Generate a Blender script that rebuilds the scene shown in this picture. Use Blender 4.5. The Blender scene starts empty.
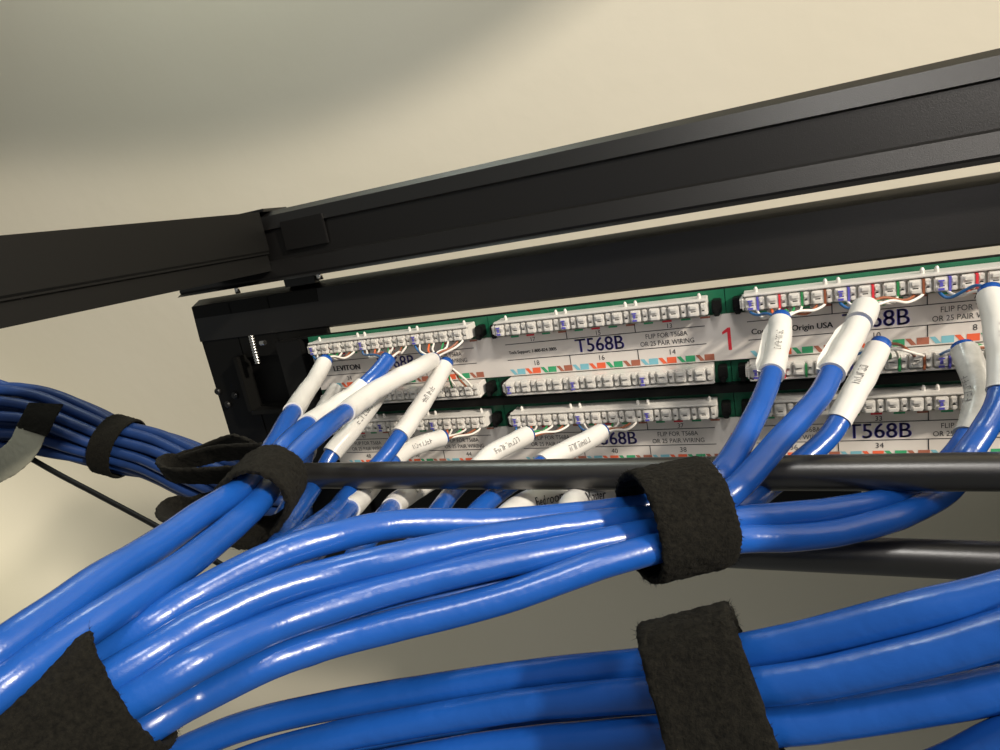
import bpy, bmesh, math, random
from mathutils import Vector, Matrix, noise
random.seed(7)
scene = bpy.context.scene
col = scene.collection

# ------------------------------------------------------------------ camera, light, exposure
# world frame: X along the patch panel, Y away from the viewer, Z up; all sizes below in millimetres
MM = 0.001
CAM = Vector((221.312, -259.707, 50.697))
FPX = 622.8
ROW_X = Vector((0.9164, 0.3597, -0.1768))
ROW_D = Vector((-0.0680, -0.2940, -0.9534))
ROW_F = Vector((-0.3946, 0.8856, -0.2449))
cam_data = bpy.data.cameras.new('camera')
cam_data.sensor_width = 36.0
cam_data.lens = 36.0 * FPX / 1000.0
cam_data.clip_start = 0.004
cam_data.clip_end = 20
cam = bpy.data.objects.new('camera', cam_data)
col.objects.link(cam)
rx = ROW_X.normalized(); rf = (ROW_F - ROW_F.dot(rx) * rx).normalized(); rd = rf.cross(rx)
if rd.dot(ROW_D) < 0: rd = -rd
cam.matrix_world = Matrix.Translation(CAM * MM) @ Matrix((rx, -rd, -rf)).transposed().to_4x4()
scene.camera = cam

scene.view_settings.view_transform = 'Standard'
scene.view_settings.look = 'None'
scene.view_settings.gamma = 1
scene.view_settings.use_curve_mapping = False
scene.view_settings.exposure = 0.0

world = bpy.data.worlds.new('room_light'); scene.world = world; world.use_nodes = True
bg = world.node_tree.nodes['Background']
bg.inputs[0].default_value = (0.94, 0.95, 0.90, 1); bg.inputs[1].default_value = 0.155

def area(name, loc, target, size, power, color, size_y=None):
    d = bpy.data.lights.new(name, 'AREA'); d.energy = power; d.color = color
    d.shape = 'RECTANGLE'; d.size = size; d.size_y = size_y or size
    o = bpy.data.objects.new(name, d); col.objects.link(o)
    o.location = Vector(loc) * MM
    o.rotation_euler = (Vector(target) - Vector(loc)).to_track_quat('-Z', 'Y').to_euler()
    return o
KEY = Vector((2459, -884, 1296))
area('ceiling_lamp', KEY, (-100, 100, 0), 0.14, 92, (1.0, 0.89, 0.74))
area('near_lamp', (430, -320, 205), (230, 0, 0), 0.14, 0.6, (1.0, 0.92, 0.85), 0.28)
area('overhead_lamp', (320, -330, 470), (240, -120, -20), 0.10, 1.0, (1.0, 0.96, 0.90))
area('cool_top_fill', (-120, 110, 720), (-200, 260, 200), 0.16, 1.7, (0.88, 1.0, 0.95))  # added cool fill, no fixture: lightens the upper wall
area('left_fill', (-1000, -140, -380), (-850, 260, -350), 0.15, 1.25, (1.0, 0.93, 0.74))  # added warm fill that brightens the lower left wall

def at(px, py, Y=None, d=None):
    r = rx * ((px - 500) / FPX) + rd * ((py - 375) / FPX) + rf
    t = d if d is not None else (Y - CAM.y) / r.y
    return CAM + r * t

# ------------------------------------------------------------------ materials
def mat(name, color, rough=0.5, spec=0.5, metal=0.0, bump=None, coat=0.0, sheen=0.0, var=None, trans=0.0):
    m = bpy.data.materials.new(name); m.use_nodes = True
    nt = m.node_tree; b = nt.nodes['Principled BSDF']
    b.inputs['Base Color'].default_value = (*color, 1)
    b.inputs['Roughness'].default_value = rough
    b.inputs['Specular IOR Level'].default_value = spec
    b.inputs['Metallic'].default_value = metal
    b.inputs['Coat Weight'].default_value = coat
    b.inputs['Coat Roughness'].default_value = 0.15
    b.inputs['Sheen Weight'].default_value = sheen
    b.inputs['Transmission Weight'].default_value = trans
    tc = nt.nodes.new('ShaderNodeTexCoord')
    if bump:
        sc, st, dist = bump
        n = nt.nodes.new('ShaderNodeTexNoise'); n.inputs['Scale'].default_value = sc; n.inputs['Detail'].default_value = 4
        bp = nt.nodes.new('ShaderNodeBump'); bp.inputs['Strength'].default_value = st; bp.inputs['Distance'].default_value = dist
        nt.links.new(tc.outputs['Object'], n.inputs['Vector']); nt.links.new(n.outputs['Fac'], bp.inputs['Height'])
        nt.links.new(bp.outputs['Normal'], b.inputs['Normal'])
    if var:
        sc, c2, lo, hi = var
        n = nt.nodes.new('ShaderNodeTexNoise'); n.inputs['Scale'].default_value = sc; n.inputs['Detail'].default_value = 3
        r = nt.nodes.new('ShaderNodeValToRGB'); r.color_ramp.elements[0].position = lo; r.color_ramp.elements[1].position = hi
        r.color_ramp.elements[0].color = (*color, 1); r.color_ramp.elements[1].color = (*c2, 1)
        nt.links.new(tc.outputs['Object'], n.inputs['Vector']); nt.links.new(n.outputs['Fac'], r.inputs['Fac'])
        nt.links.new(r.outputs['Color'], b.inputs['Base Color'])
    return m
M = {}
M['wall'] = mat('painted_wall', (0.74, 0.69, 0.56), 0.75, 0.3, bump=(60, 0.15, 0.002), var=(3, (0.77, 0.72, 0.60), .35, .65))
M['black'] = mat('black_powder_coat', (0.0055, 0.0052, 0.005), 0.40, 0.65, bump=(2600, 0.25, 0.0002))
M['blackp'] = mat('black_plastic', (0.005, 0.005, 0.005), 0.5, 0.25)
M['upright'] = mat('black_rail_steel', (0.004, 0.004, 0.0035), 0.55, 0.25)
M['bar'] = mat('black_rod', (0.014, 0.013, 0.012), 0.34, 1.0, bump=(900, 0.12, 0.0002))
M['blue'] = mat('blue_jacket', (0.008, 0.072, 0.33), 0.27, 0.5, bump=(190, 0.38, 0.0007), coat=0.15, var=(45, (0.011, 0.085, 0.38), .3, .7))
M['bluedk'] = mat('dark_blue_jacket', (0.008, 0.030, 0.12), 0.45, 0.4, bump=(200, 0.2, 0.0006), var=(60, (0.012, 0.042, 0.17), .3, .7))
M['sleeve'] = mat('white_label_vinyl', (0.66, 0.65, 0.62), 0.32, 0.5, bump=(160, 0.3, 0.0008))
M['sleeve_shade'] = mat('shaded_label_vinyl', (0.42, 0.42, 0.40), 0.25, 0.5, bump=(220, 0.4, 0.0008), var=(260, (0.50, 0.50, 0.48), .4, .6))  # greyer copy of the white label vinyl: shade put into the colour
M['plastic'] = mat('white_block_plastic', (0.70, 0.68, 0.64), 0.35, 0.5)
M['card'] = mat('white_printed_strip', (0.72, 0.68, 0.64), 0.45, 0.4)
M['pcb'] = mat('green_circuit_board', (0.010, 0.12, 0.06), 0.4, 0.5, var=(90, (0.014, 0.15, 0.075), .4, .6))
M['ink'] = mat('black_ink', (0.02, 0.02, 0.025), 0.6)
M['inkg'] = mat('faded_grey_ink', (0.16, 0.16, 0.16), 0.6)
M['inkb'] = mat('blue_ink', (0.11, 0.10, 0.50), 0.6)
M['inkr'] = mat('red_ink', (0.72, 0.03, 0.05), 0.6)
M['steel'] = mat('zinc_steel', (0.75, 0.74, 0.70), 0.25, 0.5, metal=1)
M['cblue'] = mat('blue_code', (0.20, 0.50, 0.60), 0.5)
M['corange'] = mat('orange_code', (0.80, 0.13, 0.05), 0.5)
M['cgreen'] = mat('green_code', (0.04, 0.36, 0.16), 0.5)
M['cbrown'] = mat('brown_code', (0.38, 0.13, 0.08), 0.5)
M['wblue'] = mat('blue_wire', (0.03, 0.16, 0.42), 0.4)
M['worange'] = mat('orange_wire', (0.70, 0.14, 0.04), 0.4)
M['wgreen'] = mat('green_wire', (0.03, 0.25, 0.08), 0.4)
M['wbrown'] = mat('brown_wire', (0.28, 0.09, 0.04), 0.4)
M['wwhite'] = mat('white_wire', (0.80, 0.76, 0.70), 0.4)
M['wred'] = mat('red_wire', (0.62, 0.05, 0.05), 0.4)
M['grey'] = mat('grey_strap_back', (0.30, 0.30, 0.24), 0.7, 0.3, bump=(900, 0.3, 0.0004))
def velcro_mat(name, c1, c2):
    m = bpy.data.materials.new(name); m.use_nodes = True
    nt = m.node_tree; b = nt.nodes['Principled BSDF']
    b.inputs['Roughness'].default_value = 0.95; b.inputs['Specular IOR Level'].default_value = 0.15
    b.inputs['Sheen Weight'].default_value = 0.02; b.inputs['Sheen Roughness'].default_value = 0.6
    b.inputs['Sheen Tint'].default_value = (0.6, 0.58, 0.5, 1)
    tc = nt.nodes.new('ShaderNodeTexCoord')
    n = nt.nodes.new('ShaderNodeTexNoise'); n.inputs['Scale'].default_value = 1100; n.inputs['Detail'].default_value = 5; n.inputs['Roughness'].default_value = 0.7
    r = nt.nodes.new('ShaderNodeValToRGB'); r.color_ramp.elements[0].position = 0.35; r.color_ramp.elements[1].position = 0.72
    r.color_ramp.elements[0].color = (*c1, 1); r.color_ramp.elements[1].color = (*c2, 1)
    bp = nt.nodes.new('ShaderNodeBump'); bp.inputs['Strength'].default_value = 0.9; bp.inputs['Distance'].default_value = 0.0006
    nt.links.new(tc.outputs['Object'], n.inputs['Vector']); nt.links.new(n.outputs['Fac'], r.inputs['Fac'])
    nt.links.new(r.outputs['Color'], b.inputs['Base Color']); nt.links.new(n.outputs['Fac'], bp.inputs['Height'])
    nt.links.new(bp.outputs['Normal'], b.inputs['Normal'])
    return m
M['velcro'] = velcro_mat('black_fleece', (0.0025, 0.0025, 0.002), (0.013, 0.012, 0.009))

# ------------------------------------------------------------------ mesh helpers
class MB:
    def __init__(s): s.v = []; s.f = []; s.m = []; s.mats = []
    def mi(s, m):
        if m not in s.mats: s.mats.append(m)
        return s.mats.index(m)
    def add(s, vs, fs, m):
        k = len(s.v); i = s.mi(m); s.v += [tuple(v) for v in vs]
        for f in fs: s.f.append([a + k for a in f]); s.m.append(i)
        return s
    def box(s, x0, x1, y0, y1, z0, z1, m, bev=0.0):
        if bev <= 0:
            vs = [(x, y, z) for x in (x0, x1) for y in (y0, y1) for z in (z0, z1)]
            fs = [(0, 1, 3, 2), (4, 6, 7, 5), (0, 4, 5, 1), (2, 3, 7, 6), (0, 2, 6, 4), (1, 5, 7, 3)]
            return s.add(vs, fs, m)
        bm = bmesh.new(); bmesh.ops.create_cube(bm, size=1)
        for v in bm.verts: v.co = Vector(((x0+x1)/2 + v.co.x*(x1-x0), (y0+y1)/2 + v.co.y*(y1-y0), (z0+z1)/2 + v.co.z*(z1-z0)))
        bmesh.ops.bevel(bm, geom=bm.edges[:], offset=bev, segments=2, affect='EDGES')
        bm.verts.index_update()
        s.add([v.co[:] for v in bm.verts], [[v.index for v in f.verts] for f in bm.faces], m); bm.free(); return s
    def prism_x(s, prof, x0, x1, m):        # closed profile of (y, z), extruded along X
        n = len(prof)
        vs = [(x0, y, z) for y, z in prof] + [(x1, y, z) for y, z in prof]
        fs = [(i, (i+1) % n, n + (i+1) % n, n + i) for i in range(n)] + [tuple(range(n))[::-1], tuple(range(n, 2*n))]
        return s.add(vs, fs, m)
    def prism_y(s, prof, y0, y1, m):        # closed profile of (x, z), extruded along Y
        n = len(prof)
        vs = [(x, y0, z) for x, z in prof] + [(x, y1, z) for x, z in prof]
        fs = [(i, (i+1) % n, n + (i+1) % n, n + i) for i in range(n)] + [tuple(range(n))[::-1], tuple(range(n, 2*n))]
        return s.add(vs, fs, m)
    def tube(s, pts, r, m, sides=16, wob=0.0, seed=0.0):
        fr = frames(pts); vs = []; fs = []
        for k, (p, t, a, b) in enumerate(fr):
            rr = r(k / (len(fr)-1)) if callable(r) else r
            for j in range(sides):
                th = 2*math.pi*j/sides
                w = 1 + (wob * noise.noise(Vector((p.x*.12+seed, p.y*.12, p.z*.12)) + Vector((math.cos(th), math.sin(th), 0))*.5) if wob else 0)
                vs.append(p + (a*math.cos(th) + b*math.sin(th)) * rr * w)
        for k in range(len(fr)-1):
            for j in range(sides):
                fs.append((k*sides+j, k*sides+(j+1) % sides, (k+1)*sides+(j+1) % sides, (k+1)*sides+j))
        fs.append(tuple(range(sides))[::-1]); fs.append(tuple(range((len(fr)-1)*sides, len(fr)*sides)))
        return s.add(vs, fs, m)
    def build(s, name, parent=None, smooth=False, sharp=None):
        me = bpy.data.meshes.new(name)
        me.from_pydata([(x*MM, y*MM, z*MM) for x, y, z in s.v], [], s.f)
        for m in s.mats: me.materials.append(m)
        me.polygons.foreach_set('material_index', s.m)
        bm = bmesh.new(); bm.from_mesh(me); bmesh.ops.recalc_face_normals(bm, faces=bm.faces[:]); bm.to_mesh(me); bm.free()
        if smooth:
            me.polygons.foreach_set('use_smooth', [True]*len(me.polygons))
            if sharp: me.set_sharp_from_angle(angle=math.radians(sharp))
        me.update()
        o = bpy.data.objects.new(name, me); col.objects.link(o)
        if parent: o.parent = parent
        return o
def frames(pts):
    n = len(pts); out = []; prev = None
    for i, p in enumerate(pts):
        t = (pts[min(i+1, n-1)] - pts[max(i-1, 0)]).normalized()
        a = (prev - prev.dot(t)*t) if prev else (Vector((0, 0, 1)) - t.z*t)
        if a.length < 1e-5: a = Vector((1, 0, 0)) - t.x*t
        a.normalize(); prev = a; out.append((p, t, a, t.cross(a)))
    return out
def spline(ps, step=1.6):
    P = [2*ps[0]-ps[1]] + list(ps) + [2*ps[-1]-ps[-2]]; out = []
    for i in range(1, len(P)-2):
        p0, p1, p2, p3 = P[i-1:i+3]
        n = max(2, int((p2-p1).length/step))
        for k in range(n):
            t = k/n
            out.append(.5*((2*p1) + (p2-p0)*t + (2*p0-5*p1+4*p2-p3)*t*t + (3*p1-p0-3*p2+p3)*t*t*t))
    out.append(ps[-1]); return out
def tag(o, label=None, cat=None, group=None, kind=None):
    if label: o['label'] = label
    if cat: o['category'] = cat
    if group: o['group'] = group
    if kind: o['kind'] = kind
    return o
def empty(name, loc=(0, 0, 0)):
    o = bpy.data.objects.new(name, None); col.objects.link(o); o.empty_display_size = 0.02
    o.location = Vector(loc) * MM; return o
def rebase(root):                            # parts were built in world millimetres: keep them there under a moved Empty
    for ch in root.children: ch.matrix_parent_inverse = Matrix.Translation(-root.location)
_tc = {}
def text_mesh(t, align='CENTER'):
    k = (t, align)
    if k not in _tc:
        c = bpy.data.curves.new('t', 'FONT'); c.body = t; c.size = 1; c.align_x = align; c.resolution_u = 3
        o = bpy.data.objects.new('t', c); col.objects.link(o)
        bpy.context.view_layer.update()
        me = bpy.data.meshes.new_from_object(o)
        _tc[k] = ([tuple(v.co) for v in me.vertices], [list(p.vertices) for p in me.polygons])
        bpy.data.objects.remove(o); bpy.data.meshes.remove(me); bpy.data.curves.remove(c)
    return _tc[k]
def text_flat(mb, t, x, z, y, cap, sx, m, align='CENTER', bold=0.0):
    vs, fs = text_mesh(t, align); s = cap / 0.70
    for ox in ((0,) if not bold else (-bold, 0, bold)):
        mb.add([(x + ox + a*s*sx, y - abs(ox)*.02, z + b*s) for a, b, _ in vs], fs, m)

# ------------------------------------------------------------------ the setting
w = MB(); w.box(-2500, 2500, 260, 290, -1500, 1500, M['wall'])
tag(w.build('wall_back'), kind='structure')
# added slab, unseen above the rack, shaped to shade a curved wall patch
edge = [(-1400, 300), (-1000, 262), (-606, 213), (-430, 180), (-298, 160), (-170, 152), (-57, 158), (41, 176), (130, 205), (230, 250)]
vs = []; n = len(edge)
for x, z in edge:
    for k, dz in ((.24, 0), (.60, 190)):
        P = Vector((x, 260, z + dz)); q = P + (KEY - P)*k
        vs += [q, q + Vector((0, 10, 14))]
fs = []
for i in range(n-1):
    a, b = i*4, (i+1)*4
    fs += [(a, a+2, b+2, b), (a+1, b+1, b+3, a+3), (a, b, b+1, a+1), (a+2, a+3, b+3, b+2)]
fs += [(0, 1, 3, 2), ((n-1)*4, (n-1)*4+2, (n-1)*4+3, (n-1)*4+1)]
tag(MB().add(vs, fs, M['wall']).build('shade_blocker_1'), kind='structure')
# added panel, unseen at right: put there to keep the lower wall in shade
tag(MB().prism_y([(345, -600), (345, 66), (1500, 150), (1500, -600)], -162, -144, M['black']).build('shade_blocker_2'), kind='structure')
tag(MB().prism_y([(350, -600), (350, 60), (800, 110), (1400, 140), (1400, -600)], 5, 40, M['black']).build('shade_blocker_3'), kind='structure')  # second added blocker, also unseen, shading the lower right wall

# ------------------------------------------------------------------ the rack
def rack():
    root = empty('wall_mount_rack', (100, 30, -120))
    tag(root, 'black powder-coated steel rack frame with crossbeams running above the patch panel', 'rack')
    def yz(py, Y, px=1000):                 # the (Y, Z) where a beam's edge lies
        p = at(px, py, Y=Y); return (Y, p.z)
    # upper crossbeam: stepped pressed-steel profile
    pr = [yz(48, 20), yz(55, 16.2), yz(77, 13.6), yz(80, 15), yz(128, 14.2), yz(131, 12.8), yz(154, 10.6), yz(157, 11)]
    zb = pr[-1][1] - 1.5
    pr += [(8, zb), (28, zb), (28, pr[0][1])]
    MB().prism_x(pr, -92, 420, M['black']).build('upper_crossbeam', root)
    # lower crossbeam
    a = yz(172, 27); b = yz(183, 20); c = yz(243, 18.8); d = (21, yz(246, 20)[1])
    MB().prism_x([a, (23, b[1] + .45*(a[1]-b[1])), b, c, d, (30, d[1]), (30, a[1])], -97, 420, M['black']).build('lower_crossbeam', root)
    ztop = b[1]
    # upright: plate with slots, folded edge
    o = MB()
    o.box(-97, -66, 19.6, 23, -190, ztop+.5, M['upright'], .4)
    o.box(-38, -2, 19.6, 23, -190, ztop+.5, M['upright'], .4)
    o.box(-67, -37, 19.6, 23, -4, ztop+.5, M['upright']); o.box(-67, -37, 20, 23, -190, -34, M['upright'])
    o.box(-97, -94, 20, 52, -190, ztop+.5, M['upright'], .4)
    o.box(-68, -65, 12, 22, -36, -2, M['upright'], .3); o.box(-66, -38, 12, 22, -38, -35, M['upright'], .3)
    o.box(-90, -20, 24, 26, -60, 10, M['blackp'])
    o.build('upright', root)
    for (px, py) in ((219, 391), (236, 395), (290, 412), (295, 352), (229, 404)):
        p = at(px, py, Y=20)
        q = MB(); q.tube([Vector((p.x, 21, p.z)), Vector((p.x, 18.6, p.z)), Vector((p.x, 17.8, p.z))], lambda t: 2.3 if t < .7 else 1.6, M['black'], 14)
        q.build('bolt', root)
    # threaded rack screw caught by the light
    p0 = at(251, 335, Y=10); p1 = at(258, 363, Y=10)
    pts = [p0 + (p1-p0)*k/60 for k in range(61)]
    q = MB(); q.tube(pts, lambda t: 1.3 + .45*abs(math.sin(t*60*.55)), M['steel'], 12)
    q.build('threaded_screw', root, True)
    q = MB(); p = at(261, 343, Y=9); q.tube([p, p + Vector((1.5, 0, 0)), p + Vector((3, 0, 0))], 1.5, M['steel'], 10)
    q.build('nut', root)
    # side beam toward the viewer, X = -20 inner face
    zt = 74.5
    def xz(px, py):
        r = at(px, py, d=1) - CAM; t = (-20 - CAM.x)/r.x; q = CAM + r*t; return q
    zr = xz(150, 273).z; zb2 = xz(150, 297).z; zt = xz(150, 222).z
    prof = [(-20, zt), (-20, zr+1), (-20.6, zr), (-20.6, zr-.8), (-22, zr-1), (-22, zb2), (-62, zb2), (-62, zt)]
    MB().prism_y(prof, -420, 12, M['upright']).build('side_beam', root)
    # bracket where the side beam meets the crossbeam
    q = MB(); zq = yz(222, 8, 272)[1]
    pa = at(273, 226, Y=6); pb = at(320, 243, Y=6)
    q.box(pa.x-1, pb.x, 12.4, 14, zt-22, zt-7, M['black'], .3)
    q.box(-62, -19, 14, 34, zt, zt+1.6, M['black'], .4)
    q.build('corner_bracket', root)
    for px in (237, 319):
        py = 289 if px == 237 else 275
        p = at(px, py, Y=24); q = MB(); q.tube([p + Vector((0, 0, -2.6)), p + Vector((0, 0, 3.4))], 1.5 if px == 237 else 1.9, M['steel'], 12)
        q.build('bolt', root, True)
    o = MB(); a1 = at(286, 280, Y=24); a2 = at(316, 276, Y=24)
    o.box(a1.x, a2.x, 22, 26, a1.z-4, a1.z+4, M['black']); o.build('spacer', root)
    rebase(root)
rack()

# ------------------------------------------------------------------ patch panel
PITCH, SLEN, ROWP = 107.25, 93.3, 44.45
PORT = SLEN/3
def strip_mesh(flip):
    """one 3-port termination block: ledge, 24 teeth, end caps; local x 0..SLEN, z centred on 0"""
    b = MB(); P = M['plastic']; z = 1 if not flip else -1
    def bx(x0, x1, y0, y1, z0, z1, bev=0): b.box(x0, x1, y0, y1, min(z0*z, z1*z), max(z0*z, z1*z), P, bev)
    bx(0, SLEN, 1.2, 9.5, -3.2, 3.6, .25)                       # body
    bx(-.2, SLEN+.2, -.6, 2, 2.7, 3.7, .25)                     # ledge
    for k in range(3):
        for q in range(4):
            x = k*PORT + q*PORT/4 + .35
            for (dx, wd, pr) in ((0, 4.3, 0), (4.9, 2.1, .7)):
                bx(x+dx, x+dx+wd, -1.2+pr, 1.4, -2.9, 2.2, .35)      # tooth
                bx(x+dx+wd*.18, x+dx+wd*.82, -1.9+pr, -1, .2, 1.7, .25)
                bx(x+dx+wd*.12, x+dx+wd*.88, -2.1+pr, -1, -2.6, -1.0, .3)
                b.box(x+dx+wd*.3, x+dx+wd*.7, -1.27+pr, -1.1, -.9*z-.28, -.9*z+.28, M['blackp'])
    bx(-1.6, .6, -.8, 8, -2.6, 2.6, .8)                         # rounded end
    return b
def panel():
    root = empty('patch_panel', (150, 10, -82))
    tag(root, 'forty-eight port patch panel seen from behind, two rows of white blocks on green boards', 'patch panel')
    XL, XR = -16, 345
    ch = MB()
    ch.box(XL, XR, 13, 15, -84, 5.3, M['blackp'])
    ch.box(XL, XR, 12, 24, -84, -80, M['blackp'], .3); ch.box(XL, 255, 22, 24, -108, -80, M['blackp'], .3); ch.box(255, XR, 22, 24, -90, -80, M['blackp'], .3)
    ch.box(XL-14, XL+3, 8, 16, -84, 5.0, M['blackp'], .4)
    ch.box(XL, XR, 10.5, 15, 4.5, 5.8, M['blackp'], .2)
    for r in range(2): ch.box(XL, XR, 6, 14, -ROWP*r-38.2, -ROWP*r-34.4, M['blackp'], .3)
    ch.build('chassis', root)
    smesh = {}
    words = {(0, 0): 'LEVITON', (0, 1): 'Tech Support: 1-800-824-3005', (0, 2): 'Country of Origin USA'}
    base = {0: (24, 18, 12), 1: (48, 42, 36)}
    for r in range(2):
        dz = -ROWP*r
        dz = -ROWP*r - (1.1 if r else 0)
        lb = MB(); lb.box(XL+10, XR, 7.6, 9, dz-24.2, dz-4.5, M['card'], .15)
        label = lb.build('label_strip', root)
        tx = MB(); Y = 7.5
        for m in range(3):
            x0 = m*PITCH + .3; xe = x0 + SLEN - 2.5
            for zl in (-8.6, -16.3): tx.box(x0, xe, Y, Y+.05, dz+zl-.16, dz+zl+.16, M['ink'])
            for k in (1, 2):
                xk = m*PITCH + k*PORT
                tx.box(xk-.18, xk+.18, Y, Y+.05, dz-8.6, dz-4.6, M['ink']); tx.box(xk-.18, xk+.18, Y, Y+.05, dz-20.8, dz-16.3, M['ink'])
            n0 = base[r][m]
            for k in range(3):
                xc = m*PITCH + (k+.5)*PORT - 1
                text_flat(tx, str(n0-1-2*k), xc, dz-8.0, Y, 2.0, .95, M['ink'])
                text_flat(tx, str(n0-2*k), xc, dz-19.7, Y, 2.3, .95, M['ink'])
                for q, cm in enumerate(('cblue', 'corange', 'cgreen', 'cbrown')):
                    xa = m*PITCH + k*PORT + q*PORT/4 + .6; h = PORT/8
                    tx.box(xa+h*.95, xa+2*h*.98, Y, Y+.05, dz-23.6, dz-20.9, M[cm])
                    tx.add([(xa, Y, dz-20.9), (xa+h*.45, Y, dz-20.9), (xa+h*.95, Y, dz-23.6), (xa+h*.5, Y, dz-23.6)], [(0, 1, 2, 3)], M[cm])
                    tx.box(xa+h*.9, xa+2*h*.95, Y, Y+.05, dz-5.4, dz-4.6, M[('cgreen', 'inkr', 'cgreen', 'cbrown')[q]])
            text_flat(tx, 'T568B', m*PITCH + 45.6, dz-15.3, Y, 6.3, .93, M['inkb'], bold=.13)
            def flip(xc):
                text_flat(tx, 'FLIP FOR T568A', xc, dz-11.9, Y, 2.1, .85, M['ink'])
                text_flat(tx, 'OR 25 PAIR WIRING', xc, dz-15.2, Y, 2.1, .85, M['ink'])
            flip(m*PITCH + 75)
            if r == 1: flip(m*PITCH + 16)
            elif m == 0: text_flat(tx, 'LEVITON', 14.5, dz-14.2, Y, 2.9, 1.05, M['ink'], bold=.2)
            elif m == 1: text_flat(tx, words[(0, 1)], PITCH + 1.6, dz-13.4, Y, 1.55, .86, M['ink'], 'LEFT', bold=.07)
            else: text_flat(tx, words[(0, 2)], 2*PITCH + 1.6, dz-14.0, Y, 2.3, .95, M['ink'], 'LEFT', bold=.10)
        if r: text_flat(tx, '2', 206.6, dz-19.6, Y, 8.8, .70, M['inkr'], bold=.2)
        else:
            tx.add([(206.9, Y, -19.8), (208.2, Y, -19.8), (208.2, Y, -10.2), (207.2, Y, -10.2), (204.9, Y, -11.9), (204.9, Y, -13.0), (206.9, Y, -12.0)], [(0, 1, 2, 3, 6), (3, 4, 5, 6)], M['inkr'])
        tx.build('printed_lettering', label)
        dz = -ROWP*r
        for m in range(4):
            xs = m*PITCH - 7.4
            bd = MB(); bd.box(xs+.15 if m else -8, min(xs+PITCH-.15, XR-1), 10, 11.6, dz-34.5, dz+5.6, M['pcb'])
            bd.build('circuit_board', root)
            if m:
                for zc in (0, -28.3):
                    for ox in (-5.6, 2.4):
                        lt = MB()
                        lt.box(xs+ox+.6, xs+ox+4.2, 4, 10, dz+zc-3.2, dz+zc+2.2, M['blackp'], .4)
                        lt.box(xs+ox+1.2, xs+ox+3.4, 3, 5, dz+zc-4.2, dz+zc-1.8, M['blackp'], .3)
                        lt.build('board_latch', root)
            if m == 3: continue
            for s, zc in enumerate((.4, -27.9)):
                if s not in smesh:
                    st = strip_mesh(s == 1).build('termination_block', root, False); smesh[s] = st; o = st
                else:
                    o = smesh[s].copy(); col.objects.link(o); o.parent = root
                o.location = (m*PITCH*MM, 0, (dz+zc)*MM)
                # number flags printed in blue at each port, tinted wire slots
                for k in range(3):
                    mk = MB()
                    xk = m*PITCH + k*PORT + 2.2
                    mk.box(xk-.9, xk+.9, -2.25, -2.1, dz+zc-2.2, dz+zc-1.4, M['inkb'])
                    mk.box(xk-.5, xk+.5, -2.25, -2.1, dz+zc-.9, dz+zc+.6, M['inkb'])
                    mk.box(xk-.9, xk+.9, -2.25, -2.1, dz+zc+.9, dz+zc+1.5, M['inkb'])
                    if r == 0 and m == 2:
                        for q, cm in enumerate(('inkb', 'inkr', 'wgreen', 'wbrown')):
                            xa = m*PITCH + k*PORT + q*PORT/4 + 4.55
                            mk.box(xa, xa+.75, -1.4, 1.1, dz+zc-3, dz+zc+2.2, M[cm])
                    mk.build('pair_mark', root)
                if s == 0:
                    for k in range(4):
                        for ox in ((-2.2, 2.2) if 0 < k < 3 else ((4.5,) if k == 0 else (-3,))):
                            x = m*PITCH + k*PORT + ox
                            pg = MB(); pg.tube([Vector((x, 4, dz+3)), Vector((x, 4, dz+5.2)), Vector((x, 4, dz+6.0))], lambda t: .75 if t < .7 else .35, M['plastic'], 8)
                            pg.build('locating_peg', root)
    rebase(root)
    for o in root.children:
        if o.name.startswith('termination_block'): pass
panel()

# ------------------------------------------------------------------ support bars
def bar(py, label):
    p = at(1000, py, d=157)
    b = MB(); b.tube([Vector((x, p.y, p.z)) for x in (44, 60, 150, 240, 330, 400)], 5.0, M['bar'], 40)
    o = b.build('cable_support_bar', None, True, 50)
    tag(o, label, 'support bar')
    return p
bar(471.6, 'upper black round cable support bar crossing in front of the lower panel row')
bar(561.2, 'lower black round cable support bar seen below the cable bundle and above the wall')

# ------------------------------------------------------------------ cables
R = 3.3
def px_path(ps): return spline([at(x, y, d=d) for x, y, d in ps])
def seg(pts, a, b):
    L = [0]
    for i in range(1, len(pts)): L.append(L[-1] + (pts[i]-pts[i-1]).length)
    return [p for p, l in zip(pts, L) if a <= l <= b]
def blurred_print(n, seed):
    # small unreadable print: a few short strokes in each letter's place
    rnd = random.Random(seed*13 + n); vs = []; fs = []
    for row in ((.05, .62),):
        for k in range(n):
            x0 = (k - n/2)*.60
            for _ in range(3):
                if rnd.random() < .5: a = (x0 + rnd.choice((.02, .36)), row[0]); w, h = .09, row[1]*rnd.uniform(.6, 1)
                else: a = (x0 + .02, row[0] + rnd.choice((0, .28, .55))); w, h = rnd.uniform(.25, .42), .09
                q = len(vs); vs += [(a[0], a[1], 0), (a[0]+w, a[1], 0), (a[0]+w, a[1]+h, 0), (a[0], a[1]+h, 0)]; fs.append([q, q+1, q+2, q+3])
    return vs, fs
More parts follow.
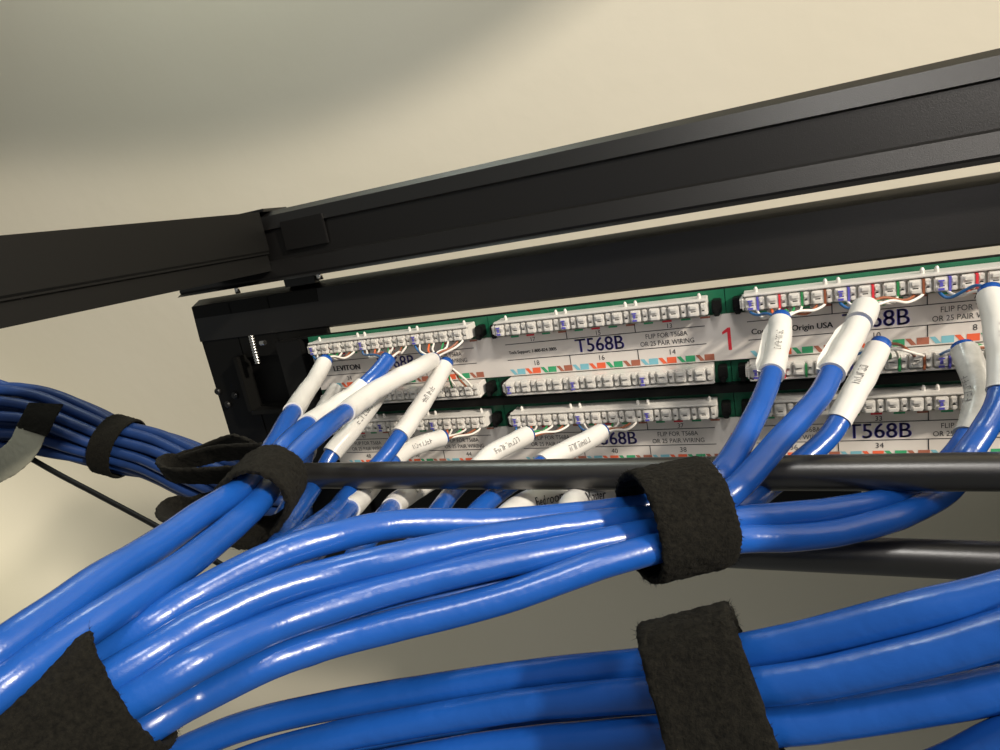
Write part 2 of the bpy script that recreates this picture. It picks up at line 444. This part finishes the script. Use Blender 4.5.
def sleeve(parent, pts, a, b, text=None, fin=None, m='sleeve', seed=0, ang=0.0, rad=3.95, tsize=3.0):
    sp = seg(pts, a, b)
    if len(sp) < 3: return
    mb = MB(); mb.tube(sp, rad, M[m], 22, wob=.10, seed=seed)
    if fin:                                # loose tail of the wrap-around label
        fr = frames(sp); vs = []; fs = []; n = len(fr)
        side, wd = fin
        for k, (p, t, u, v) in enumerate(fr):
            vd = (p - CAM).normalized(); sd = t.cross(vd).normalized()*side
            e = min(1, 5*k/n, 5*(n-1-k)/n + .25)
            for (o1, o2) in ((rad*.7, -.2), (rad*.7, .2), (rad + wd*e, .2), (rad + wd*e, -.2)):
                vs.append(p + sd*o1 + vd*(o2 - .25*rad + .5*math.sin(k*.5+seed)*.6))
        for k in range(n-1):
            for j in range(4): fs.append((k*4+j, k*4+(j+1) % 4, (k+1)*4+(j+1) % 4, (k+1)*4+j))
        fs += [(0, 1, 2, 3), tuple((n-1)*4+j for j in (3, 2, 1, 0))]
        mb.add(vs, fs, M[m])
    o = mb.build('label_sleeve', parent, True, 50)
    if text:
        vs, fs = blurred_print(int(text[7:]), seed) if text.startswith('blurred') else text_mesh(text, 'CENTER'); fr = frames(sp); n = len(fr)
        Ls = [0]
        for i in range(1, n): Ls.append(Ls[-1] + (sp[i]-sp[i-1]).length)
        mid = Ls[-1]/2; tb = MB()
        s = tsize/.7
        for line in ((0, text), ):
            out = []
            for (x, y, _) in vs:
                l = min(max(mid - x*s*.8, 0), Ls[-1]-.01)      # reads from the tip down toward the bundle, mirrored back below
                k = max(i for i in range(n) if Ls[i] <= l); k = min(k, n-2)
                f = (l-Ls[k])/(Ls[k+1]-Ls[k]); p = sp[k].lerp(sp[k+1], f)
                t = (sp[k+1]-sp[k]).normalized(); vd = (CAM-p).normalized(); vd = (vd - vd.dot(t)*t).normalized()
                sd = t.cross(vd).normalized()
                th = (y*s - tsize*.5)/rad + ang
                out.append(p + (vd*math.cos(th) + sd*math.sin(th))*(rad*1.07+.05))
            tb.add(out, fs, M['inkg'] if text.startswith('blurred') else M['ink'])
        tb.build('printed_text', o)
PAIR = [('wblue', 'wwhite'), ('worange', 'wwhite'), ('wgreen', 'wwhite'), ('wbrown', 'wwhite')]
def conductors(parent, pts, X0, Z0, down=-1, spread=PORT/4, seed=0, cols=PAIR):
    rnd = random.Random(seed); tip = pts[0]; t = (pts[0]-pts[2]).normalized()
    for q in range(4):
        for j in range(2):
            e = Vector((X0 + q*spread + 2.0 + j*2.6, -1.0, Z0 + down*2.9))
            s = tip - t*1.5 + Vector((rnd.uniform(-1.4, 1.4), rnd.uniform(-1.2, 1.2), rnd.uniform(-1.2, 1.2)))
            m1 = s.lerp(e, .35) + t*2.0 + Vector((rnd.uniform(-1, 1), rnd.uniform(-2.5, 0), rnd.uniform(-.8, .8)))
            m2 = s.lerp(e, .75) + Vector((rnd.uniform(-.8, .8), rnd.uniform(-2, -.6), down*rnd.uniform(.4, 1.6)))
            b = MB(); b.tube(spline([s, m1, m2, e, e + Vector((0, 1.5, -down*2.0))], 1.2), .52, M[cols[q][j]], 8)
            b.build('conductor', parent, True)
def cable(ps, label, group=None, sleeves=(), cond=None, m='blue', r=R, world_pts=None, cat='cable', name='network_cable'):
    pts = world_pts or px_path(ps)
    b = MB(); b.tube(pts, r, M[m], 20, wob=.03, seed=len(label)*.37)
    o = b.build(name, None, True)
    tag(o, label, cat, group)
    for i, s in enumerate(sleeves): sleeve(o, pts, **s, seed=i+len(label)*.11)
    if cond: conductors(o, pts, **cond)
    return o

# --- right-hand cables gathered by the middle strap and fanned toward lower left
fan = {
 1: [(722, 472, 158), (700, 490, 158), (660, 503, 158), (600, 513, 154), (500, 522, 148), (400, 524, 141), (330, 538, 132), (270, 558, 126), (200, 594, 119), (150, 624, 113), (100, 655, 110), (40, 697, 106), (-30, 745, 104)],
 2: [(736, 489, 152), (700, 510, 151), (660, 518, 151), (600, 523, 147), (500, 537, 139), (400, 557, 131), (330, 574, 127), (270, 592, 121), (200, 625, 113), (150, 655, 107), (100, 685, 103), (45, 722, 100), (-25, 770, 98)],
 3: [(740, 519, 150), (700, 527, 146), (660, 531, 144), (600, 543, 140), (500, 563, 134), (400, 586, 129), (330, 607, 124), (270, 628, 118), (200, 661, 108), (150, 690, 104), (110, 713, 102), (60, 748, 101), (-10, 798, 101)],
 4: [(745, 503, 168), (700, 520, 162), (660, 533, 157), (600, 551, 148), (500, 583, 140), (400, 606, 135), (330, 631, 132), (270, 652, 127), (200, 688, 121), (150, 716, 116), (100, 745, 112), (40, 785, 108), (-30, 830, 106)],
 5: [(740, 539, 146), (700, 546, 141), (660, 548, 137), (600, 564, 134), (500, 599, 131), (400, 624, 128), (330, 642, 125), (270, 662, 119), (200, 696, 114), (170, 712, 110), (130, 738, 106), (70, 780, 103), (0, 830, 101)],
}
G = None
cable([(781, 317, 226), (778, 345, 214), (768, 385, 194), (747, 432, 172)] + fan[1],
      'blue cable dropping from under Country of Origin print, topmost line of the fanned bundle', G,
      [dict(a=2, b=38, text='blurred9', fin=(-1, 1.6), tsize=2.2)], dict(X0=2*PITCH, Z0=0, seed=1))
cable([(867, 306, 216), (853, 335, 203), (834, 368, 188), (818, 398, 177), (780, 440, 165)] + fan[2],
      'blue cable with a creased blank white label reaching the upper block of port 10', G,
      [dict(a=1, b=14, rad=4.3), dict(a=13, b=49, fin=(-1, 1.4), rad=3.9)], dict(X0=2*PITCH+PORT, Z0=0, seed=2))
cable([(881, 343, 216), (868, 368, 210), (848, 405, 199), (828, 437, 194), (795, 466, 190), (768, 488, 185)] + fan[4],
      'blue cable with printed white label just right of the creased one, sunk between fanned cables', G,
      [dict(a=2, b=42, text='blurred6', tsize=2.6, ang=.3)], dict(X0=2*PITCH+PORT, Z0=-28.5, down=1, seed=3))
cable([(962, 346, 204), (972, 368, 198), (979, 398, 192), (968, 436, 186), (935, 475, 178), (895, 497, 168), (842, 509, 160), (790, 515, 154)] + fan[3],
      'blue cable with grey shaded curved label tucked behind the rightmost white one', G,
      [dict(a=1, b=36, text='blurred7', tsize=2.4, ang=.7, m='sleeve_shade')], dict(X0=2*PITCH+2*PORT, Z0=-28.5, down=1, seed=4))
cable([(990, 290, 200), (997, 322, 190), (1003, 362, 180), (1000, 400, 175), (984, 430, 174), (965, 458, 172), (948, 490, 173), (900, 516, 160), (842, 532, 154), (790, 538, 149)] + fan[5],
      'blue cable under the rightmost white label, lowest line of the fanned bundle', G,
      [dict(a=2, b=44, text='blurred6', tsize=2.4, ang=-.5, fin=(1, 1.2))], dict(X0=2*PITCH+2*PORT, Z0=0, seed=5))

# --- left-hand cables gathered by the strap with loose tails
cable([(326, 360, 298), (317, 376, 285), (302, 398, 255), (289, 418, 226), (277, 440, 205), (262, 464, 184), (243, 487, 164), (200, 515, 145), (160, 543, 131), (100, 580, 114), (60, 608, 106), (0, 650, 97), (-60, 695, 92)],
      'blue cable from the leftmost port, upper edge of the bundle running off lower left', G,
      [dict(a=3, b=70, rad=3.8)], dict(X0=0, Z0=0, seed=6))
cable([(389, 358, 262), (374, 376, 256), (352, 396, 248), (325, 414, 230), (304, 428, 212), (284, 447, 195), (270, 470, 186), (255, 492, 175), (226, 520, 165), (160, 560, 140), (100, 605, 122), (0, 680, 104), (-60, 720, 98)],
      'blue cable with a long bare tip, its white label half covered by the crossing cable', G,
      [dict(a=16, b=60)], dict(X0=PORT, Z0=0, seed=7))
cable([(434, 359, 292), (418, 368, 272), (395, 379, 262), (370, 394, 246), (350, 409, 228), (322, 430, 198), (295, 455, 182), (276, 480, 172), (257, 504, 159), (226, 532, 143), (180, 568, 124), (120, 606, 110), (60, 645, 101), (0, 690, 94), (-60, 735, 90)],
      'blue cable crossing its neighbour with a wide blank label, lower edge of left bundle', G,
      [dict(a=3, b=80, rad=3.9)], dict(X0=2*PORT, Z0=0, seed=8))

# --- cables that drop behind the upper bar and run behind the fanned bundle
def behind(k, dd, start=330):
    return [(x, y, d+dd) for (x, y, d) in fan[k] if x <= start]
cable([(383, 388, 292), (366, 412, 272), (350, 432, 262), (332, 454, 256), (318, 480, 248), (305, 500, 226)] + [(285, 530, 190)] + behind(1, 17, 270),
      'cable with a lettered white label ducking behind the left end of the upper bar', G,
      [dict(a=4, b=50, text='blurred8', tsize=2.4)], None)
cable([(447, 362, 296), (436, 382, 285), (418, 410, 268), (400, 436, 254), (380, 462, 246), (352, 490, 236), (330, 515, 205)] + behind(1, 10, 270),
      'blue cable with lettered white label ending at the right edge of the leftmost block', G,
      [dict(a=3, b=56, text='blurred7', tsize=2.6)], dict(X0=2*PORT, Z0=-28.5, down=1, seed=9))
cable([(336, 389, 322), (326, 404, 312), (316, 424, 300), (308, 450, 285), (300, 480, 262), (290, 505, 226), (270, 545, 170)] + behind(2, 18, 270),
      'cable with dim grey label deep in shadow beside the leftmost white label', G, [dict(a=0, b=50, m='sleeve_shade')], None)
cable([(444, 437, 285), (425, 443, 276), (404, 452, 268), (385, 470, 258), (367, 492, 242), (348, 511, 220), (320, 545, 175)] + behind(2, 10, 270),
      'cable with short dim label on the lower row, left of the two long ones', G,
      [dict(a=1, b=31, text='blurred7', tsize=2.2), dict(a=34, b=75, m='sleeve', text='blurred8', tsize=2.2)], dict(X0=2*PORT, Z0=-ROWP, seed=10))
cable([(452, 470, 262), (436, 478, 256), (414, 491, 244), (392, 507, 224), (360, 550, 175)] + behind(3, 18, 330),
      'cable with lettered white label below the bar, between the dim label and bare blue cables', G,
      [dict(a=3, b=46, text='blurred4', tsize=2.6)], None)
cable([(529, 434, 268), (510, 444, 258), (488, 457, 248), (465, 480, 236), (448, 498, 224), (425, 530, 190), (395, 570, 165)] + behind(3, 10, 330),
      'cable over the lower row print, left of the two long lettered labels', G,
      [dict(a=1, b=36, text='blurred9', tsize=2.4)], dict(X0=PITCH, Z0=-ROWP, seed=11))
cable([(603, 431, 262), (580, 444, 250), (555, 456, 240), (525, 475, 228), (500, 492, 220), (470, 520, 195), (420, 590, 160)] + behind(5, 18, 330),
      'cable over the lower row print, right of the two long lettered labels', G,
      [dict(a=1, b=42, text='blurred7', tsize=2.6)], dict(X0=PITCH+PORT, Z0=-ROWP, seed=12))
cable([(650, 467, 238), (610, 479, 230), (560, 493, 222), (520, 507, 212), (485, 542, 185), (440, 590, 158)] + behind(5, 10, 330),
      'cable with white label lettered Bedroom seen below the upper bar', G,
      [dict(a=14, b=80, text='Bedroom', tsize=3.2, rad=4.3, ang=-.2)], None)
cable([(694, 467, 224), (655, 478, 218), (608, 490, 208), (575, 503, 198), (550, 545, 172), (440, 600, 150)] + behind(4, 9, 330),
      'cable with white label lettered Master seen below the upper bar beside the strap', G,
      [dict(a=6, b=90, text='Master', tsize=3.2, rad=4.3, ang=-.2)], None)

# --- lower foreground bundle
low = {
 'topmost blue cable of the lower right foreground bundle': [(1070, 568, 92), (1000, 593, 96), (900, 616, 102), (800, 641, 110), (700, 659, 120), (640, 665, 128), (540, 674, 138), (450, 686, 144), (340, 704, 148), (250, 724, 147), (180, 752, 144), (100, 795, 140)],
 'second blue cable from the top in the lower right foreground bundle': [(1070, 606, 89), (1000, 633, 93), (900, 661, 99), (800, 682, 106), (700, 692, 115), (640, 695, 122), (540, 703, 132), (450, 716, 138), (340, 736, 142), (250, 760, 142), (170, 795, 140)],
 'third blue cable from the top in the lower right foreground bundle, mostly sunk behind': [(1070, 642, 100), (1000, 664, 104), (900, 688, 110), (800, 703, 118), (700, 713, 126), (640, 716, 133), (540, 722, 142), (450, 735, 149), (340, 755, 152), (250, 780, 152)],
 'lowest full blue cable of the lower right foreground bundle, hugging the picture bottom': [(1070, 668, 93), (1000, 689, 96), (900, 708, 102), (800, 724, 108), (700, 732, 115), (640, 735, 121), (540, 742, 131), (450, 754, 136), (340, 775, 140), (250, 800, 140)],
 'blue cable cutting the bottom right corner below the foreground bundle': [(1070, 712, 90), (1000, 743, 94), (940, 772, 98), (850, 802, 104), (700, 830, 112)],
}
for lab, ps in low.items():
    wp = [at(x, y, d=d) for x, y, d in ps]
    out = (wp[0] - wp[1]).normalized()       # the bundle carries on toward the right, past the picture edge
    wp = [wp[0] + out*120 + Vector((0, 30, 10)), wp[0] + out*55 + Vector((0, 6, 2))] + wp
    cable(None, lab, world_pts=spline(wp))

# --- dark blue bundle in the background
bgc = [(-95, 420, 395), (-40, 408, 400), (0, 418, 405), (40, 421, 410), (80, 433, 413), (118, 446, 415), (160, 456, 412), (205, 474, 404), (250, 492, 395), (300, 500, 380)]
C3 = spline([at(x, y, d=d) for x, y, d in bgc], 4)
frb = frames(C3)
slots = []
for ring, n, off in ((0, 1, 0), (6.6, 6, .3), (13.2, 12, 0)):
    for k in range(n): slots.append((ring, 2*math.pi*k/n + off))
bglab = ['dark blue cable in the distant bundle at the left, packed tightly with its look-alikes']
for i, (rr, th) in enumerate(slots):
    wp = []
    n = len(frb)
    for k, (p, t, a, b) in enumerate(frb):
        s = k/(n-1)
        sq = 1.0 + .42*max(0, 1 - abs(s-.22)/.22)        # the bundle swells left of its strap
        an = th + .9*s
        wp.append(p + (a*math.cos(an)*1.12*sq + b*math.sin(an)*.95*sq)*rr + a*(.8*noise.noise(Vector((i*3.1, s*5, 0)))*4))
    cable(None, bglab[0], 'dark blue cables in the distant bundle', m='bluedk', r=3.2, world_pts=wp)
cable([(30, 458, 400), (60, 475, 398), (100, 496, 395), (165, 531, 385), (230, 570, 370), (300, 610, 350)], 'thin black cord slanting down from the distant bundle across the pale wall', m='blackp', r=1.75, name='thin_cord', cat='cord')

# ------------------------------------------------------------------ hook-and-loop straps
def strap_sheet(rowsP, width, thick, wdir, m, name, parent, fuzz=.35, ribs=0.0, nw=22, seed=0, closed=False):
    """band whose centreline is rowsP (dense), width along wdir(k), normal from the path"""
    n = len(rowsP); vs = []; fs = []
    for k in range(n):
        if closed: t = (rowsP[(k+1) % n] - rowsP[(k-1) % n]).normalized()
        else: t = (rowsP[min(k+1, n-1)] - rowsP[max(k-1, 0)]).normalized()
        w_ = wdir(k); w_ = (w_ - w_.dot(t)*t).normalized(); nn = t.cross(w_).normalized()
        prof = []
        for j in range(nw+1): prof.append((-width/2 + width*j/nw, thick/2))
        for j in range(nw+1): prof.append((width/2 - width*j/nw, -thick/2))
        for (a, b) in prof:
            e = 1 - .55*max(0, abs(a)/(width/2) - .9)/.1
            p = rowsP[k] + w_*a + nn*b*e
            q = Vector((p.x*1.3+seed, p.y*1.3, p.z*1.3))
            dn = fuzz*noise.noise(q*1.6) + fuzz*.8*noise.noise(q*.35)
            if ribs: dn += ribs*abs(math.sin(k*math.pi/6.0 + .35*noise.noise(p*.25)*4))*(1 if b > 0 else 0)
            p = p + nn*dn + w_*(fuzz*1.1*noise.noise(q*.9 + Vector((9, 9, 9))) if abs(a) > width*.42 else 0)
            vs.append(p)
    c = 2*(nw+1)
    for k in range(n if closed else n-1):
        k2 = (k+1) % n
        for j in range(c): fs.append((k*c+j, k*c+(j+1) % c, k2*c+(j+1) % c, k2*c+j))
    if not closed: fs += [tuple(range(c))[::-1], tuple((n-1)*c+j for j in range(c))]
    return MB().add(vs, fs, m).build(name, parent, True, 60)
def ring_pts(c, axis, r_side, r_depth, n=150, ex=2.3, roll=0.0):
    axis = axis.normalized(); vd = (c - CAM).normalized(); vd = (vd - vd.dot(axis)*axis).normalized(); sd = axis.cross(vd).normalized()
    out = []
    for k in range(n):
        th = 2*math.pi*k/n + roll; cx = math.cos(th); sx = math.sin(th)
        out.append(c + sd*r_side*math.copysign(abs(cx)**(2/ex), cx) + vd*r_depth*math.copysign(abs(sx)**(2/ex), sx))
    return out
def fuzz_fibres(rows, axis, width, parent, count, seed):
    rnd = random.Random(seed); mb = MB(); n = len(rows)
    c = sum(rows, Vector())/n; axis = axis.normalized()
    for _ in range(count):
        k = rnd.randrange(n); p = rows[k]; out = (p-c); out = (out - out.dot(axis)*axis).normalized()
        e = rnd.uniform(-.5, .5)*width
        if rnd.random() < .35: e = math.copysign(width*.5, e)
        b = p + axis*e + out*.5
        d = (out*rnd.uniform(.1, 1) + Vector((rnd.uniform(-1, 1), rnd.uniform(-1, 1), rnd.uniform(-1, 1)))*.9 + axis*math.copysign(.6, e)*(abs(e) > width*.45)).normalized()
        L = rnd.uniform(.5, 1.3); s = d.cross(axis); s = s.normalized()*.045 if s.length > .01 else Vector((.045, 0, 0))
        u = d.cross(s).normalized()*.045
        mb.add([b+s, b-s*.5+u, b-s*.5-u, b+d*L], [(0, 1, 3), (1, 2, 3), (2, 0, 3), (0, 2, 1)], M['velcro'])
    tag(mb.build('fuzz', parent), kind='stuff')
def strap_ring(c, axis, r_side, r_depth, width, label, ribs=0.0, seed=0, ex=2.3, fib=900):
    rp = ring_pts(c, axis, r_side, r_depth, ex=ex)
    o = strap_sheet(rp, width, 1.6, lambda k: axis, M['velcro'], 'hook_and_loop_strap', None, seed=seed, closed=True, ribs=ribs)
    tag(o, label, 'strap')
    fuzz_fibres(rp, axis, width, o, fib, seed)
    return o
def A(x, y, d): return at(x, y, d=d)
# middle strap
strap_ring(A(674, 519, 146), A(735, 507, 150.5) - A(645, 527, 147), 12.3, 13, 18, 'black hook-and-loop strap with ribbed wrap holding the fanned cables below the upper bar', ribs=.4, seed=3)
# lower right strap
s2 = strap_ring(A(714, 702, 116), A(765, 684, 118.5) - A(660, 707, 123.5), 15, 13.5, 17.5, 'black hook-and-loop strap around the lower right foreground bundle at the picture bottom', seed=11, ex=3.8)
# lower left strap
strap_ring(A(70, 722, 105), A(112, 688, 108.5) - A(45, 733, 104), 12.5, 14, 22, 'black hook-and-loop strap in the bottom left corner gathering the fanned cables', seed=21, ex=2.4)
# upper left strap with its tails
axL = A(268, 470, 182) - A(232, 514, 158)
cL = A(258, 496, 166)
s4 = strap_ring(cL, axL, 8.8, 11.5, 16, 'black hook-and-loop strap with loose looping tails around the left cables', seed=31)
def tail(pp, width, wv, seed, mt='velcro', name='loose_tail', parent=s4, fz=.3):
    pts = spline([A(*p) for p in pp], 1.0)
    return strap_sheet(pts, width, 1.3, lambda k: wv, M[mt], name, parent, seed=seed, fuzz=fz, nw=14)
wv = (A(200, 478, 190) - A(190, 448, 205))
tail([(272, 452, 196), (245, 452, 204), (215, 454, 212), (185, 462, 216), (168, 465, 212), (163, 470, 205), (172, 475, 198), (200, 476, 192), (235, 475, 184), (262, 478, 172)], 8, rd*.8 + rf*.9, 41)
tail([(258, 446, 214), (235, 440, 222), (205, 450, 226), (176, 460, 224)], 8, rd*.6 + rf*1.2, 47)
tail([(270, 490, 200), (240, 492, 205), (205, 500, 205), (180, 512, 200), (173, 519, 192), (180, 524, 184), (205, 520, 178), (235, 520, 176)], 12, rd*.5 + rf*1.2, 43)
# background straps
def bgring(px, k, label, seed, width=13, rr=19):
    c = min(C3, key=lambda p: abs((p-CAM).dot(rx)/(p-CAM).dot(rf)*FPX + 500 - px)); i = C3.index(c)
    ax = C3[min(i+2, len(C3)-1)] - C3[i-2]
    return strap_ring(c, ax, rr, rr, width, label, seed=seed, ex=2.0, fib=500)
bgring(119, 0, 'black hook-and-loop strap wrapped around the distant dark blue bundle at the left', 51, 15, 19.5)
pts = spline([A(46, 404, 384), A(39, 417, 378), (A(31, 432, 375))], 1.0)
g0 = strap_sheet(pts, 20, 1.6, lambda k: rx + rd*.15, M['velcro'], 'grey_backed_strap', None, seed=61, fuzz=.5, nw=16)
tag(g0, 'short black strap with a grey tail hanging off the distant bundle at the left edge', 'strap')
pts = spline([A(31, 431, 375.5), A(24, 446, 374), A(10, 460, 373), A(-16, 474, 373)], 1.0)
strap_sheet(pts, 18, 1.4, lambda k: rx + rd*.45, M['grey'], 'grey_tail', g0, seed=63, fuzz=.3, nw=16)
